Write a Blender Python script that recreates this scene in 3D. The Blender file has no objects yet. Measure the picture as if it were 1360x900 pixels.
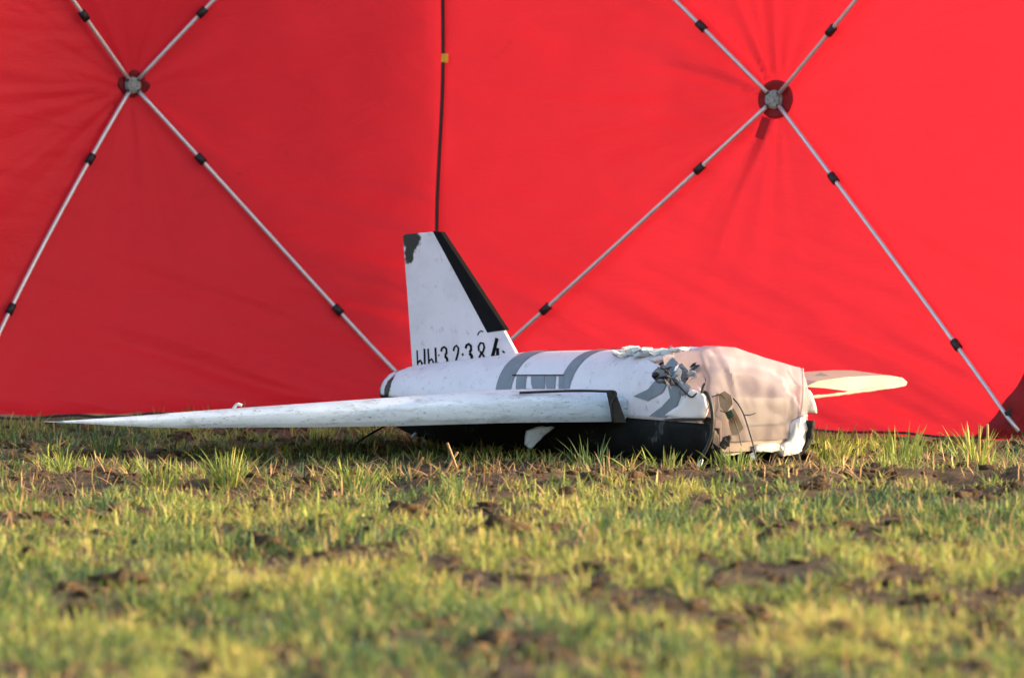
import bpy, bmesh, math, random
import numpy as np
from mathutils import Vector, Matrix

random.seed(7); rng = np.random.default_rng(11)
S = bpy.context.scene
R = math.radians

# ------------------------------------------------------------------ camera
CAM_D, CAM_H, FPX = 30.0, 1.5, 15000.0          # 30 m away, 1.5 m above the field, 400 mm lens
HORIZON = -150.0
cd = bpy.data.cameras.new('camera'); cam = bpy.data.objects.new('camera', cd)
S.collection.objects.link(cam); S.camera = cam
cam.location = (0, -CAM_D, CAM_H)
cam.rotation_euler = (R(90) - math.atan((450 - HORIZON) / FPX), 0, 0)
cd.sensor_width = 36.0; cd.lens = 36.0 * FPX / 1360.0
cd.clip_start = 0.5; cd.clip_end = 9000
cd.dof.use_dof = True; cd.dof.focus_distance = 29.7; cd.dof.aperture_fstop = 5.8
S.cycles.max_bounces = 7; S.cycles.diffuse_bounces = 3; S.cycles.transmission_bounces = 4; S.cycles.transparent_max_bounces = 6
S.render.resolution_x, S.render.resolution_y = 1024, 677

# ------------------------------------------------------------------ sky and sun
SUN_EL, SUN_AZ = R(11.5), R(0)                  # low sun from the right; azimuth measured from +X towards +Y
W = bpy.data.worlds.new('World'); S.world = W; W.use_nodes = True
wn = W.node_tree.nodes; wl = W.node_tree.links
sky = wn.new('ShaderNodeTexSky'); sky.sky_type = 'NISHITA'; sky.sun_disc = False
sky.sun_elevation = SUN_EL; sky.sun_rotation = R(90) - SUN_AZ
sky.altitude = 100; sky.air_density = 1.0; sky.dust_density = 3.5; sky.ozone_density = 1.0
wn['Background'].inputs['Strength'].default_value = 0.15
wl.new(sky.outputs['Color'], wn['Background'].inputs['Color'])
sd = bpy.data.lights.new('sun', 'SUN'); so = bpy.data.objects.new('sun', sd); S.collection.objects.link(so)
sd.energy = 2.5; sd.angle = R(0.5); sd.color = (1.0, 0.77, 0.50)
sv = Vector((math.cos(SUN_AZ) * math.cos(SUN_EL), math.sin(SUN_AZ) * math.cos(SUN_EL), math.sin(SUN_EL)))
so.rotation_euler = sv.to_track_quat('Z', 'Y').to_euler(); so.location = (20, 0, 8)
S.view_settings.view_transform = 'Standard'; S.view_settings.look = 'None'
S.view_settings.exposure = 2.0; S.view_settings.gamma = 1.0

# ------------------------------------------------------------------ helpers
def at(px, py, Y):
    """world point at depth Y on the sight line of photo pixel (px, py)"""
    d = Y + CAM_D
    return Vector(((px - 680.0) * d / FPX, Y, CAM_H - (py - HORIZON) * d / FPX))

def _h(ix, iy, seed):
    n = (ix.astype(np.int64) * 374761393 + iy.astype(np.int64) * 668265263 + seed * 1442695041) & 0x7fffffff
    n = ((n ^ (n >> 13)) * 1274126177) & 0x7fffffff
    return ((n ^ (n >> 16)) & 0xffff) / 65535.0
def vnoise(x, y, seed=0):
    x = np.asarray(x, float); y = np.asarray(y, float)
    ix, iy = np.floor(x), np.floor(y); fx, fy = x - ix, y - iy
    fx = fx * fx * (3 - 2 * fx); fy = fy * fy * (3 - 2 * fy)
    a = _h(ix, iy, seed); b = _h(ix + 1, iy, seed); c = _h(ix, iy + 1, seed); d = _h(ix + 1, iy + 1, seed)
    return a + (b - a) * fx + (c - a) * fy + (a - b - c + d) * fx * fy
def fbm(x, y, oct=4, seed=0):
    s = 0; am = 0.5; t = 0
    for o in range(oct):
        s = s + am * vnoise(np.asarray(x) * 2**o, np.asarray(y) * 2**o, seed + 17 * o); t += am; am *= 0.55
    return s / t

def link(name, me, mat=None, parent=None, smooth=False, label=None, cat=None, group=None, kind=None):
    o = bpy.data.objects.new(name, me); S.collection.objects.link(o)
    if mat is not None and len(me.materials) == 0: me.materials.append(mat)
    if parent is not None: o.parent = parent
    if smooth: me.polygons.foreach_set('use_smooth', [True] * len(me.polygons)); me.update()
    if label: o['label'] = label
    if cat: o['category'] = cat
    if group: o['group'] = group
    if kind: o['kind'] = kind
    return o
def from_py(name, v, f, mat=None, parent=None, smooth=False, **k):
    me = bpy.data.meshes.new(name); me.from_pydata([tuple(p) for p in v], [], [tuple(q) for q in f])
    me.validate(); me.update()
    return link(name, me, mat, parent, smooth, **k)
def from_bm(name, bm, mat=None, parent=None, smooth=False, **k):
    bmesh.ops.recalc_face_normals(bm, faces=bm.faces[:])
    me = bpy.data.meshes.new(name); bm.to_mesh(me); bm.free()
    return link(name, me, mat, parent, smooth, **k)
def grid_faces(nu, nv, closed_u=False):
    f = []
    for j in range(nv - 1):
        for i in range(nu - 1 + (1 if closed_u else 0)):
            i2 = (i + 1) % nu
            f.append((j * nu + i, j * nu + i2, (j + 1) * nu + i2, (j + 1) * nu + i))
    return f
def tube_mesh(pts, r, n=8, cap=True):
    pts = [Vector(p) for p in pts]; v = []; m = len(pts)
    rs = r if isinstance(r, (list, tuple)) else [r] * m
    up = None
    for i, p in enumerate(pts):
        t = (pts[min(i + 1, m - 1)] - pts[max(i - 1, 0)]).normalized()
        if up is None: up = t.orthogonal().normalized()
        up = (up - t * up.dot(t)); up = up.normalized() if up.length > 1e-6 else t.orthogonal().normalized()
        w = t.cross(up)
        for k in range(n):
            a = 2 * math.pi * k / n
            v.append(p + (up * math.cos(a) + w * math.sin(a)) * rs[i])
    f = grid_faces(n, m, True)
    if cap: f += [tuple(range(n))[::-1], tuple(range((m - 1) * n, m * n))]
    return v, f
def smooth_path(pts, sub=6):
    """Catmull-Rom through the points"""
    P = [Vector(p) for p in pts]; P = [P[0] * 2 - P[1]] + P + [P[-1] * 2 - P[-2]]; out = []
    for i in range(1, len(P) - 2):
        for k in range(sub):
            t = k / sub
            out.append(0.5 * (2 * P[i] + (P[i+1] - P[i-1]) * t + (2*P[i-1] - 5*P[i] + 4*P[i+1] - P[i+2]) * t*t + (3*P[i] - P[i-1] - 3*P[i+1] + P[i+2]) * t**3))
    out.append(P[-2]); return out

# ------------------------------------------------------------------ materials
class NT:
    def __init__(s, name):
        s.m = bpy.data.materials.new(name); s.m.use_nodes = True
        s.t = s.m.node_tree; s.n = s.t.nodes; s.l = s.t.links
        s.out = s.n['Material Output']; s.b = s.n['Principled BSDF']
    def new(s, ty, **kw):
        x = s.n.new(ty)
        for k, v in kw.items():
            if hasattr(x, k): setattr(x, k, v)
            else: x.inputs[k].default_value = v
        return x
    def coords(s, kind='Object'): return s.new('ShaderNodeTexCoord').outputs[kind]
    def noise(s, scale, detail=6, rough=0.6, vec=None, dist=0.0):
        x = s.new('ShaderNodeTexNoise'); x.inputs['Scale'].default_value = scale
        x.inputs['Detail'].default_value = detail; x.inputs['Roughness'].default_value = rough
        x.inputs['Distortion'].default_value = dist
        s.l.new(vec if vec is not None else s.coords(), x.inputs['Vector']); return x.outputs['Fac']
    def ramp(s, fac, stops):
        x = s.new('ShaderNodeValToRGB'); e = x.color_ramp.elements
        while len(e) < len(stops): e.new(0.5)
        for i, (p, c) in enumerate(stops):
            e[i].position = p; e[i].color = (c, c, c, 1) if not hasattr(c, '__len__') else (*c, 1)
        s.l.new(fac, x.inputs['Fac']); return x.outputs['Color']
    def mix(s, fac, a, b, blend='MIX'):
        x = s.new('ShaderNodeMix', data_type='RGBA', blend_type=blend)
        for i, v in ((0, fac), (6, a), (7, b)):
            if hasattr(v, 'is_linked'): s.l.new(v, x.inputs[i])
            else: x.inputs[i].default_value = v if not hasattr(v, '__len__') else (*v, 1) if len(v) == 3 else v
        return x.outputs[2]
    def math(s, op, a, b=0.0, clamp=False):
        x = s.new('ShaderNodeMath', operation=op, use_clamp=clamp)
        for i, v in ((0, a), (1, b)):
            if hasattr(v, 'is_linked'): s.l.new(v, x.inputs[i])
            else: x.inputs[i].default_value = v
        return x.outputs[0]
    def bump(s, h, strength=0.3, dist=0.01):
        x = s.new('ShaderNodeBump'); x.inputs['Strength'].default_value = strength; x.inputs['Distance'].default_value = dist
        s.l.new(h, x.inputs['Height']); return x.outputs['Normal']
    def set(s, **kw):
        for k, v in kw.items():
            k = k.replace('_', ' ')
            if hasattr(v, 'is_linked'): s.l.new(v, s.b.inputs[k])
            else: s.b.inputs[k].default_value = (*v, 1) if hasattr(v, '__len__') and len(v) == 3 else v
        return s.m

def mat_plain(name, col, rough=0.6, var=0.25, scale=25, metallic=0.0, bump=0.15, spec=0.4):
    t = NT(name); n = t.noise(scale)
    dark = tuple(c * (1 - var) for c in col); lite = tuple(min(1, c * (1 + var * 0.6)) for c in col)
    c = t.ramp(n, [(0.3, dark), (0.7, lite)])
    return t.set(Base_Color=c, Roughness=rough, Metallic=metallic, Specular_IOR_Level=spec,
                 Normal=t.bump(t.noise(scale * 6), bump, 0.003))

def mat_fabric(name, col, trans, tfac=0.6, var=0.06):
    t = NT(name)
    n = t.noise(3.0, 5); n2 = t.noise(60, 3)
    c = t.mix(t.ramp(n, [(0.35, 0.0), (0.7, 1.0)]), tuple(x * (1 - var) for x in col), tuple(min(1, x * (1 + var)) for x in col))
    # scattered soil smudges
    sm = t.ramp(t.noise(5.5, 8, 0.75, dist=0.6), [(0.64, 0.0), (0.76, 0.5)])
    c = t.mix(sm, c, (0.10, 0.02, 0.02))
    ct = t.mix(sm, t.mix(t.ramp(n, [(0.3, 0.0), (0.7, 1.0)]), tuple(x * (1 - var) for x in trans), trans), (0.25, 0.008, 0.012))
    vec = t.new('ShaderNodeMapping'); vec.inputs['Scale'].default_value = (1, 1, 3.2); t.l.new(t.coords(), vec.inputs['Vector'])
    cr = t.noise(4.0, 6, 0.62, vec.outputs['Vector'], 1.2)
    nor = t.bump(cr, 0.20, 0.03)
    vm2 = t.new('ShaderNodeMapping'); vm2.inputs['Scale'].default_value = (1, 1, 2.2); vm2.inputs['Rotation'].default_value = (0.2, 0.35, 0); t.l.new(t.coords(), vm2.inputs['Vector'])
    wv = t.new('ShaderNodeTexNoise', noise_type='RIDGED_MULTIFRACTAL'); wv.inputs['Scale'].default_value = 3.2; wv.inputs['Detail'].default_value = 3; wv.inputs['Distortion'].default_value = 0.7
    t.l.new(vm2.outputs['Vector'], wv.inputs['Vector'])
    nb = t.new('ShaderNodeBump'); nb.inputs['Strength'].default_value = 0.32; nb.inputs['Distance'].default_value = 0.012
    t.l.new(wv.outputs['Fac'], nb.inputs['Height']); t.l.new(nor, nb.inputs['Normal']); nor = nb.outputs['Normal']
    nor2 = t.new('ShaderNodeBump'); nor2.inputs['Strength'].default_value = 0.12; nor2.inputs['Distance'].default_value = 0.004
    t.l.new(n2, nor2.inputs['Height']); t.l.new(nor, nor2.inputs['Normal'])
    t.set(Base_Color=c, Roughness=0.55, Specular_IOR_Level=0.25, Normal=nor2.outputs['Normal'])
    tr = t.new('ShaderNodeBsdfTranslucent'); t.l.new(ct, tr.inputs['Color']); t.l.new(nor2.outputs['Normal'], tr.inputs['Normal'])
    mx = t.new('ShaderNodeMixShader'); mx.inputs[0].default_value = tfac
    t.l.new(t.b.outputs[0], mx.inputs[1]); t.l.new(tr.outputs[0], mx.inputs[2]); t.l.new(mx.outputs[0], t.out.inputs['Surface'])
    return t.m

M = {}
M['fabric'] = mat_fabric('red_tent_fabric', (0.98, 0.027, 0.037), (0.36, 0.012, 0.023), 0.45)
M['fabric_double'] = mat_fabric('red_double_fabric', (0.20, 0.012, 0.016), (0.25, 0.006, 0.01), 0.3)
M['strap'] = mat_fabric('red_strap_webbing', (0.46, 0.02, 0.03), (0.5, 0.012, 0.02), 0.4)
M['pole'] = mat_plain('brushed_aluminium_pole', (0.62, 0.60, 0.60), 0.38, 0.1, 40, metallic=0.55, bump=0.05)
M['hub'] = mat_plain('cast_grey_hub', (0.30, 0.30, 0.29), 0.5, 0.35, 90, metallic=0.35)
M['black'] = mat_plain('black_plastic', (0.012, 0.012, 0.013), 0.5, 0.3, 50)
M['yellow'] = mat_plain('yellow_tag', (0.72, 0.38, 0.03), 0.7, 0.15, 60)
M['soot_black'] = mat_plain('matte_black_paint', (0.007, 0.006, 0.007), 0.75, 0.3, 30, spec=0.08)
M['wire'] = mat_plain('black_cable', (0.015, 0.014, 0.014), 0.45, 0.2, 80)
M['grey'] = mat_plain('grey_band_paint', (0.20, 0.21, 0.235), 0.6, 0.18, 22)
M['grey_sheet'] = mat_plain('blue_grey_sheet', (0.22, 0.24, 0.28), 0.55, 0.2, 30)
M['foam'] = mat_plain('torn_white_foam', (0.58, 0.57, 0.55), 0.9, 0.16, 55, bump=0.9)
M['ply'] = mat_plain('pale_plywood', (0.36, 0.25, 0.16), 0.75, 0.3, 14, bump=0.3)
M['brass'] = mat_plain('burnt_orange_scrap', (0.36, 0.17, 0.06), 0.6, 0.5, 40)
M['pcb'] = mat_plain('dark_green_board', (0.02, 0.06, 0.035), 0.5, 0.4, 60)
M['letter'] = mat_plain('stencil_black_paint', (0.007, 0.006, 0.007), 0.8, 0.3, 60, spec=0.08)
M['tape'] = mat_plain('black_brown_tape', (0.035, 0.026, 0.02), 0.55, 0.5, 40)

def white_paint(name, base=(0.72, 0.67, 0.68), dirt=0.6, dirtcol=(0.25, 0.22, 0.19), soot=None):
    t = NT(name)
    n1 = t.noise(6, 8, 0.7, dist=0.4); n2 = t.noise(38, 8, 0.75, dist=0.3)
    m1 = t.ramp(n1, [(0.48, 0.0), (0.76, dirt)])
    m2 = t.ramp(n2, [(0.57, 0.0), (0.70, dirt)])
    c = t.mix(m1, base, tuple(b * 0.72 for b in base)); c = t.mix(m2, c, dirtcol)
    if soot:   # (centre, radius, squash): a scorched spot with ragged edge
        for ctr, rad in soot:
            mp = t.new('ShaderNodeVectorMath', operation='SUBTRACT'); mp.inputs[1].default_value = ctr
            t.l.new(t.coords(), mp.inputs[0])
            sc = t.new('ShaderNodeVectorMath', operation='DIVIDE'); sc.inputs[1].default_value = rad; t.l.new(mp.outputs[0], sc.inputs[0])
            ln = t.new('ShaderNodeVectorMath', operation='LENGTH'); t.l.new(sc.outputs[0], ln.inputs[0])
            e = t.math('ADD', ln.outputs['Value'], t.math('MULTIPLY', t.math('SUBTRACT', t.noise(45, 6, 0.7), 0.5), 1.6))
            k = t.ramp(e, [(0.80, 1.0), (1.0, 0.0)])
            c = t.mix(k, c, (0.018, 0.014, 0.011))
    return t.set(Base_Color=c, Roughness=0.5, Specular_IOR_Level=0.35, Normal=t.bump(n2, 0.15, 0.003))
M['white'] = white_paint('white_painted_foam', dirt=0.45)
M['white_shell'] = white_paint('white_painted_shell', base=(0.76, 0.66, 0.69), dirt=0.7, soot=[((-1.46, -0.08, 0.12), (0.060, 0.3, 0.11)), ((-1.365, -0.12, 0.14), (0.016, 0.05, 0.05)), ((-1.38, -0.05, 0.195), (0.024, 0.05, 0.014))])
def wing_film(name, base):
    t = NT(name); mp = t.new('ShaderNodeMapping'); mp.inputs['Rotation'].default_value = (0, 0, R(-50)); mp.inputs['Scale'].default_value = (1, 1, 3)
    t.l.new(t.coords(), mp.inputs['Vector']); v = mp.outputs['Vector']
    n1 = t.noise(3.5, 8, 0.72, v, 0.6); n2 = t.noise(16, 8, 0.75, v, 0.4); n3 = t.noise(60, 4, 0.7, v)
    c = t.mix(t.ramp(n1, [(0.40, 0.0), (0.70, 0.75)]), base, tuple(b * k for b, k in zip(base, (0.66, 0.70, 0.74))))
    c = t.mix(t.ramp(n2, [(0.50, 0.0), (0.68, 0.6)]), c, (0.24, 0.25, 0.22))
    c = t.mix(t.ramp(n3, [(0.59, 0.0), (0.67, 0.75)]), c, (0.12, 0.11, 0.08))
    return t.set(Base_Color=c, Roughness=0.5, Specular_IOR_Level=0.35, Normal=t.bump(n2, 0.25, 0.004))
M['white_wing'] = wing_film('white_wing_film', (0.60, 0.665, 0.73))
M['white_tip'] = wing_film('scuffed_grey_wing_tip', (0.45, 0.475, 0.49))

def mat_hull():
    t = NT('black_hull_paint'); n = t.noise(9, 8, 0.72, dist=0.8)
    c = t.ramp(n, [(0.35, (0.008, 0.008, 0.008)), (0.60, (0.018, 0.017, 0.017)), (0.66, (0.10, 0.10, 0.10)), (0.75, (0.03, 0.03, 0.03))])
    return t.set(Base_Color=c, Roughness=0.7, Specular_IOR_Level=0.12, Normal=t.bump(t.noise(60), 0.3, 0.003))
M['hull'] = mat_hull()
def mat_spotted():
    t = NT('white_foam_with_black_spots'); n = t.noise(48, 3, 0.5)
    c = t.mix(t.ramp(n, [(0.60, 0.0), (0.645, 1.0)]), (0.74, 0.72, 0.71), (0.03, 0.03, 0.035))
    return t.set(Base_Color=c, Roughness=0.8, Normal=t.bump(t.noise(70), 0.7, 0.004))
M['spotted'] = mat_spotted()
M['film_pale'] = white_paint('pale_stained_film', base=(0.37, 0.31, 0.265), dirt=0.4, dirtcol=(0.3, 0.2, 0.14))
M['film'] = white_paint('beige_stained_film', base=(0.30, 0.23, 0.185), dirt=0.5, dirtcol=(0.3, 0.18, 0.12))

def mat_tank(name, col, tcol, tfac, transp=0.1, liquid=True):
    t = NT(name); n = t.noise(9, 5, 0.6, dist=0.8)
    c = t.mix(t.ramp(n, [(0.35, 0.0), (0.7, 1.0)]), tuple(x * 0.82 for x in col), col)
    sep = t.new('ShaderNodeSeparateXYZ'); t.l.new(t.coords(), sep.inputs[0])
    lev = t.math('ADD', sep.outputs['Z'], t.math('MULTIPLY', t.noise(5, 2, 0.5), 0.05))
    lm = t.ramp(lev, [(0.165, 1.0), (0.205, 0.0)]) if liquid else None
    if liquid: c = t.mix(lm, c, (0.25, 0.23, 0.245))
    sp = t.ramp(t.noise(120, 2), [(0.70, 0.0), (0.74, 0.6)]); c = t.mix(sp, c, (0.2, 0.14, 0.1))
    nor = t.bump(t.noise(6, 3, 0.5, dist=0.8), 0.18, 0.02)
    t.set(Base_Color=c, Roughness=0.55, Specular_IOR_Level=0.25, Normal=nor)
    tr = t.new('ShaderNodeBsdfTranslucent'); tr.inputs['Color'].default_value = (*tcol, 1)
    tp = t.new('ShaderNodeBsdfTransparent')
    m1 = t.new('ShaderNodeMixShader'); m1.inputs[0].default_value = tfac
    t.l.new(t.b.outputs[0], m1.inputs[1]); t.l.new(tr.outputs[0], m1.inputs[2])
    m2 = t.new('ShaderNodeMixShader'); m2.inputs[0].default_value = transp
    t.l.new(m1.outputs[0], m2.inputs[1]); t.l.new(tp.outputs[0], m2.inputs[2]); t.l.new(m2.outputs[0], t.out.inputs['Surface'])
    return t.m
M['tank'] = mat_tank('translucent_tank_plastic', (0.54, 0.48, 0.53), (0.58, 0.47, 0.51), 0.50, 0.36)
M['fuel'] = mat_plain('cloudy_liquid', (0.20, 0.18, 0.17), 0.3, 0.15, 8)
M['tray'] = mat_plain('beige_tray', (0.15, 0.115, 0.095), 0.6, 0.2, 10)

def mat_soil():
    t = NT('field_soil'); n = t.noise(14, 10, 0.7); n2 = t.noise(2.2, 5, 0.6); n3 = t.noise(110, 4, 0.7)
    c = t.ramp(n, [(0.3, (0.050, 0.033, 0.020)), (0.55, (0.14, 0.088, 0.050)), (0.75, (0.24, 0.145, 0.078))])
    c = t.mix(t.ramp(n2, [(0.4, 0.0), (0.65, 0.6)]), c, (0.07, 0.050, 0.037))
    h = t.math('ADD', t.math('MULTIPLY', n, 1.0), t.math('MULTIPLY', n3, 0.25))
    return t.set(Base_Color=c, Roughness=0.95, Specular_IOR_Level=0.15, Normal=t.bump(h, 0.9, 0.03))
M['soil'] = mat_soil()
def mat_clod():
    t = NT('soil_clod'); n = t.noise(30, 8, 0.7)
    oi = t.new('ShaderNodeAttribute', attribute_name='tint').outputs['Fac']
    c = t.ramp(n, [(0.3, (0.035, 0.025, 0.017)), (0.7, (0.17, 0.108, 0.060))])
    c = t.mix(oi, c, (0.20, 0.125, 0.07))
    return t.set(Base_Color=c, Roughness=0.95, Specular_IOR_Level=0.12, Normal=t.bump(t.noise(70, 6, 0.75), 0.9, 0.02))
M['clod'] = mat_clod()
def mat_blade(name, stops, trans=0.4):
    t = NT(name); v = t.new('ShaderNodeAttribute', attribute_name='tint').outputs['Fac']
    c = t.ramp(v, stops)
    t.set(Base_Color=c, Roughness=0.5, Specular_IOR_Level=0.2)
    tr = t.new('ShaderNodeBsdfTranslucent'); t.l.new(c, tr.inputs['Color'])
    mx = t.new('ShaderNodeMixShader'); mx.inputs[0].default_value = trans
    t.l.new(t.b.outputs[0], mx.inputs[1]); t.l.new(tr.outputs[0], mx.inputs[2]); t.l.new(mx.outputs[0], t.out.inputs['Surface'])
    return t.m
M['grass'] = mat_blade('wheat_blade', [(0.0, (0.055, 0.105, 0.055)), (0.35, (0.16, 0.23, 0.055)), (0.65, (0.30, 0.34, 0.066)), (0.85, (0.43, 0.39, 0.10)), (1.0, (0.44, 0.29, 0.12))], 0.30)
M['straw'] = mat_blade('dry_straw', [(0.0, (0.16, 0.085, 0.04)), (0.5, (0.34, 0.20, 0.095)), (1.0, (0.50, 0.33, 0.16))], 0.15)

# ------------------------------------------------------------------ ground
def ground_h(x, y):
    x = np.asarray(x, float); y = np.asarray(y, float)
    near = np.clip((np.abs(y - 0.1) - 0.75) / 0.8, 0, 1)          # calmer where the drone lies
    near = np.where(y > 0.1, np.maximum(near * 0.4, 0), near)
    far = np.exp(-np.maximum(0, np.hypot(x, y + 4) - 9) / 30)
    h = 0.070 * (fbm(x / 0.75, y / 1.3, 3, 3) - 0.5) + 0.045 * (fbm(x / 0.22, y / 0.26, 3, 9) - 0.5)
    h = h + 0.030 * (np.abs(vnoise(x / 0.075, y / 0.085, 21) - 0.5) - 0.2)
    ridge = 0.012 * np.exp(-((y + 1.35 + 0.15 * (vnoise(x / 0.6, x * 0, 5) - 0.5)) / 0.35) ** 2)
    dug = 0.020 * np.exp(-((y + 0.62) / 0.42) ** 4) * np.exp(-((x + 0.05) / 0.95) ** 4)
    return -dug + h * (0.30 + 0.70 * near) * far + ridge * far * (0.6 + 0.8 * vnoise(x / 0.35, y / 0.3, 31)) - 0.006
def axis_coords(lo, hi, step):
    c = list(np.arange(lo, hi + 1e-6, step)); s = step; a = lo; b = hi; left = []; right = []
    while b < 4000:
        s *= 1.25; a -= s; b += s; left.append(a); right.append(b)
    return np.array(left[::-1] + c + right)
xs = axis_coords(-2.0, 2.6, 0.022); ys = axis_coords(-10.2, 2.6, 0.026)
GX, GY = np.meshgrid(xs, ys); GZ = ground_h(GX, GY)
gv = np.stack([GX, GY, GZ], -1).reshape(-1, 3)
nx, ny = len(xs), len(ys)
i0 = (np.arange(ny - 1)[:, None] * nx + np.arange(nx - 1)[None, :]).reshape(-1)
gf = np.stack([i0, i0 + 1, i0 + nx + 1, i0 + nx], -1)
def fast_mesh(name, v, f, attr=None):
    me = bpy.data.meshes.new(name); k = f.shape[1]
    me.vertices.add(len(v)); me.vertices.foreach_set('co', v.astype(np.float32).ravel())
    me.loops.add(f.size); me.loops.foreach_set('vertex_index', f.astype(np.int32).ravel())
    me.polygons.add(len(f)); me.polygons.foreach_set('loop_start', np.arange(0, f.size, k, dtype=np.int32))
    me.polygons.foreach_set('loop_total', np.full(len(f), k, np.int32))
    me.update(calc_edges=True)
    if attr is not None:
        a = me.attributes.new('tint', 'FLOAT', 'POINT'); a.data.foreach_set('value', attr.astype(np.float32))
    return me
link('ground', fast_mesh('ground', gv, gf), M['soil'], smooth=True, kind='structure')
def gz(x, y): return float(ground_h(np.array([x]), np.array([y]))[0])

# ------------------------------------------------------------------ red folding screen
screen = bpy.data.objects.new('privacy_screen', None); S.collection.objects.link(screen)
screen.location = (-0.22, 2.0, 0); SO = Vector(screen.location)
screen['label'] = 'bright red two-panel pop-up tent screen with crossed metal poles behind the drone'
screen['category'] = 'tent'

class Panel:
    """fabric wall: four corners, a hub pulled away from the viewer, creases"""
    def __init__(s, bl, br, tl, tr, hub, uv, seed, pw=0.9):
        s.bl, s.br, s.tl, s.tr = [Vector(p) for p in (bl, br, tl, tr)]
        s.uh, s.vh = uv; s.pull = Vector(hub) - s.flat(*uv); s.seed = seed; s.pw = pw
        n = (s.br - s.bl).cross(s.tl - s.bl).normalized(); s.n = n if n.y < 0 else -n
        s.w = (s.br - s.bl).length; s.h = (s.tl - s.bl).length
    def flat(s, u, v): return (s.bl * (1 - u) + s.br * u) * (1 - v) + (s.tl * (1 - u) + s.tr * u) * v
    def f(s, u, v):
        du = (u - s.uh) / (1 - s.uh) if u > s.uh else (s.uh - u) / s.uh
        dv = (v - s.vh) / (1 - s.vh) if v > s.vh else (s.vh - v) / s.vh
        m = (max(du, 0)**10 + max(dv, 0)**10) ** 0.1
        return max(0.0, 1 - m) ** s.pw
    def p(s, u, v): return s.flat(u, v) + s.pull * s.f(u, v)

def fit_uv(bl, br, tl, tr, px, py):
    """plane parameters whose image lies at (px, py)"""
    best = None
    for u in np.linspace(0, 1, 201):
        for v in np.linspace(0, 1, 101):
            q = (Vector(bl) * (1-u) + Vector(br) * u) * (1-v) + (Vector(tl) * (1-u) + Vector(tr) * u) * v
            d = q.y + CAM_D; e = (680 + q.x * FPX / d - px)**2 + (HORIZON + (CAM_H - q.z) * FPX / d - py)**2
            if best is None or e < best[0]: best = (e, u, v)
    return best[1], best[2]

seamB = Vector((-0.222, 2.0, 0.008)); seamT = Vector((-0.180, 1.98, 1.82))
rB = Vector((1.415, 0.68, -0.012)); rT = Vector((1.47, 0.68, 1.84))
lB = Vector((-1.555, 1.72, -0.004)); lT = Vector((-1.66, 1.70, 1.80))
hubR = at(1034, 132, 1.48); hubL = at(175, 113, 2.10)
panR = Panel(seamB, rB, seamT, rT, hubR, fit_uv(seamB, rB, seamT, rT, 985, 132), 5)
panL = Panel(lB, seamB, lT, seamT, hubL, fit_uv(lB, seamB, lT, seamT, 240, 113), 8, 0.68)

def build_fabric(pan, label, lo_lift):
    nu, nv = 200, 170; us = np.linspace(0, 1, nu); vs = np.linspace(0, 1, nv)
    P = np.array([[tuple(pan.p(u, v)) for u in us] for v in vs])
    U, V = np.meshgrid(us, vs)
    dx = (U - pan.uh) * pan.w; dz = (V - pan.vh) * pan.h; r = np.hypot(dx, dz); th = np.arctan2(dz, dx)
    sd = pan.seed
    amp = np.clip(r / 0.08, 0, 1) * (0.30 + 0.70 * np.clip(0.5 - np.cos(th) , 0, 1))
    # creases radiating from the hub
    cre = (vnoise(th * 9 + 40, r * 1.3, sd) - 0.5) * np.exp(-r / 0.38) * 0.024 * amp
    cre += (vnoise(th * 21 + 80, r * 2.5, sd + 1) - 0.5) * np.exp(-r / 0.26) * 0.012 * amp
    # fine near-horizontal puckers beside the hub and hem
    side = np.clip(-dx / 0.25, 0, 1) * np.exp(-np.abs(dx) / 0.45)
    cre += (fbm(dx / 0.22, dz / 0.028 + dx * 2.2, 3, sd + 2) - 0.5) * 0.026 * side * np.exp(-np.abs(dz) / 0.4)
    # slack diagonal waves low down
    low = np.clip(1 - V / 0.42, 0, 1)
    q = dz + 0.33 * dx
    cre += (fbm(dx / 0.55, q / 0.055, 3, sd + 3) - 0.5) * 0.050 * low * (0.35 + 0.65 * U)
    cre += (fbm(dx / 0.35, dz / 0.30, 3, sd + 4) - 0.5) * 0.022
    edge = np.minimum(np.minimum(U, 1 - U) / 0.02, 1)
    P = P + np.array(tuple(pan.n))[None, None, :] * (cre * np.clip(edge, 0, 1))[..., None]
    # hem: rides unevenly over the ground
    hem = np.clip(1 - V / 0.03, 0, 1) * (lo_lift + 0.018 * (fbm(U * 6, U * 0, 3, sd + 6) - 0.5))
    P[..., 2] += hem
    v = P.reshape(-1, 3) - np.array(SO)
    i0 = (np.arange(nv - 1)[:, None] * nu + np.arange(nu - 1)[None, :]).reshape(-1)
    o = link('fabric_panel', fast_mesh('fabric_panel', v, np.stack([i0, i0 + 1, i0 + nu + 1, i0 + nu], -1)), M['fabric'], screen, True)
    o['label'] = label
    return o
fabR = build_fabric(panR, 'sunlit bright red wall panel on the right', 0.004)
fabL = build_fabric(panL, 'shaded darker red wall panel on the left', 0.022)

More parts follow.
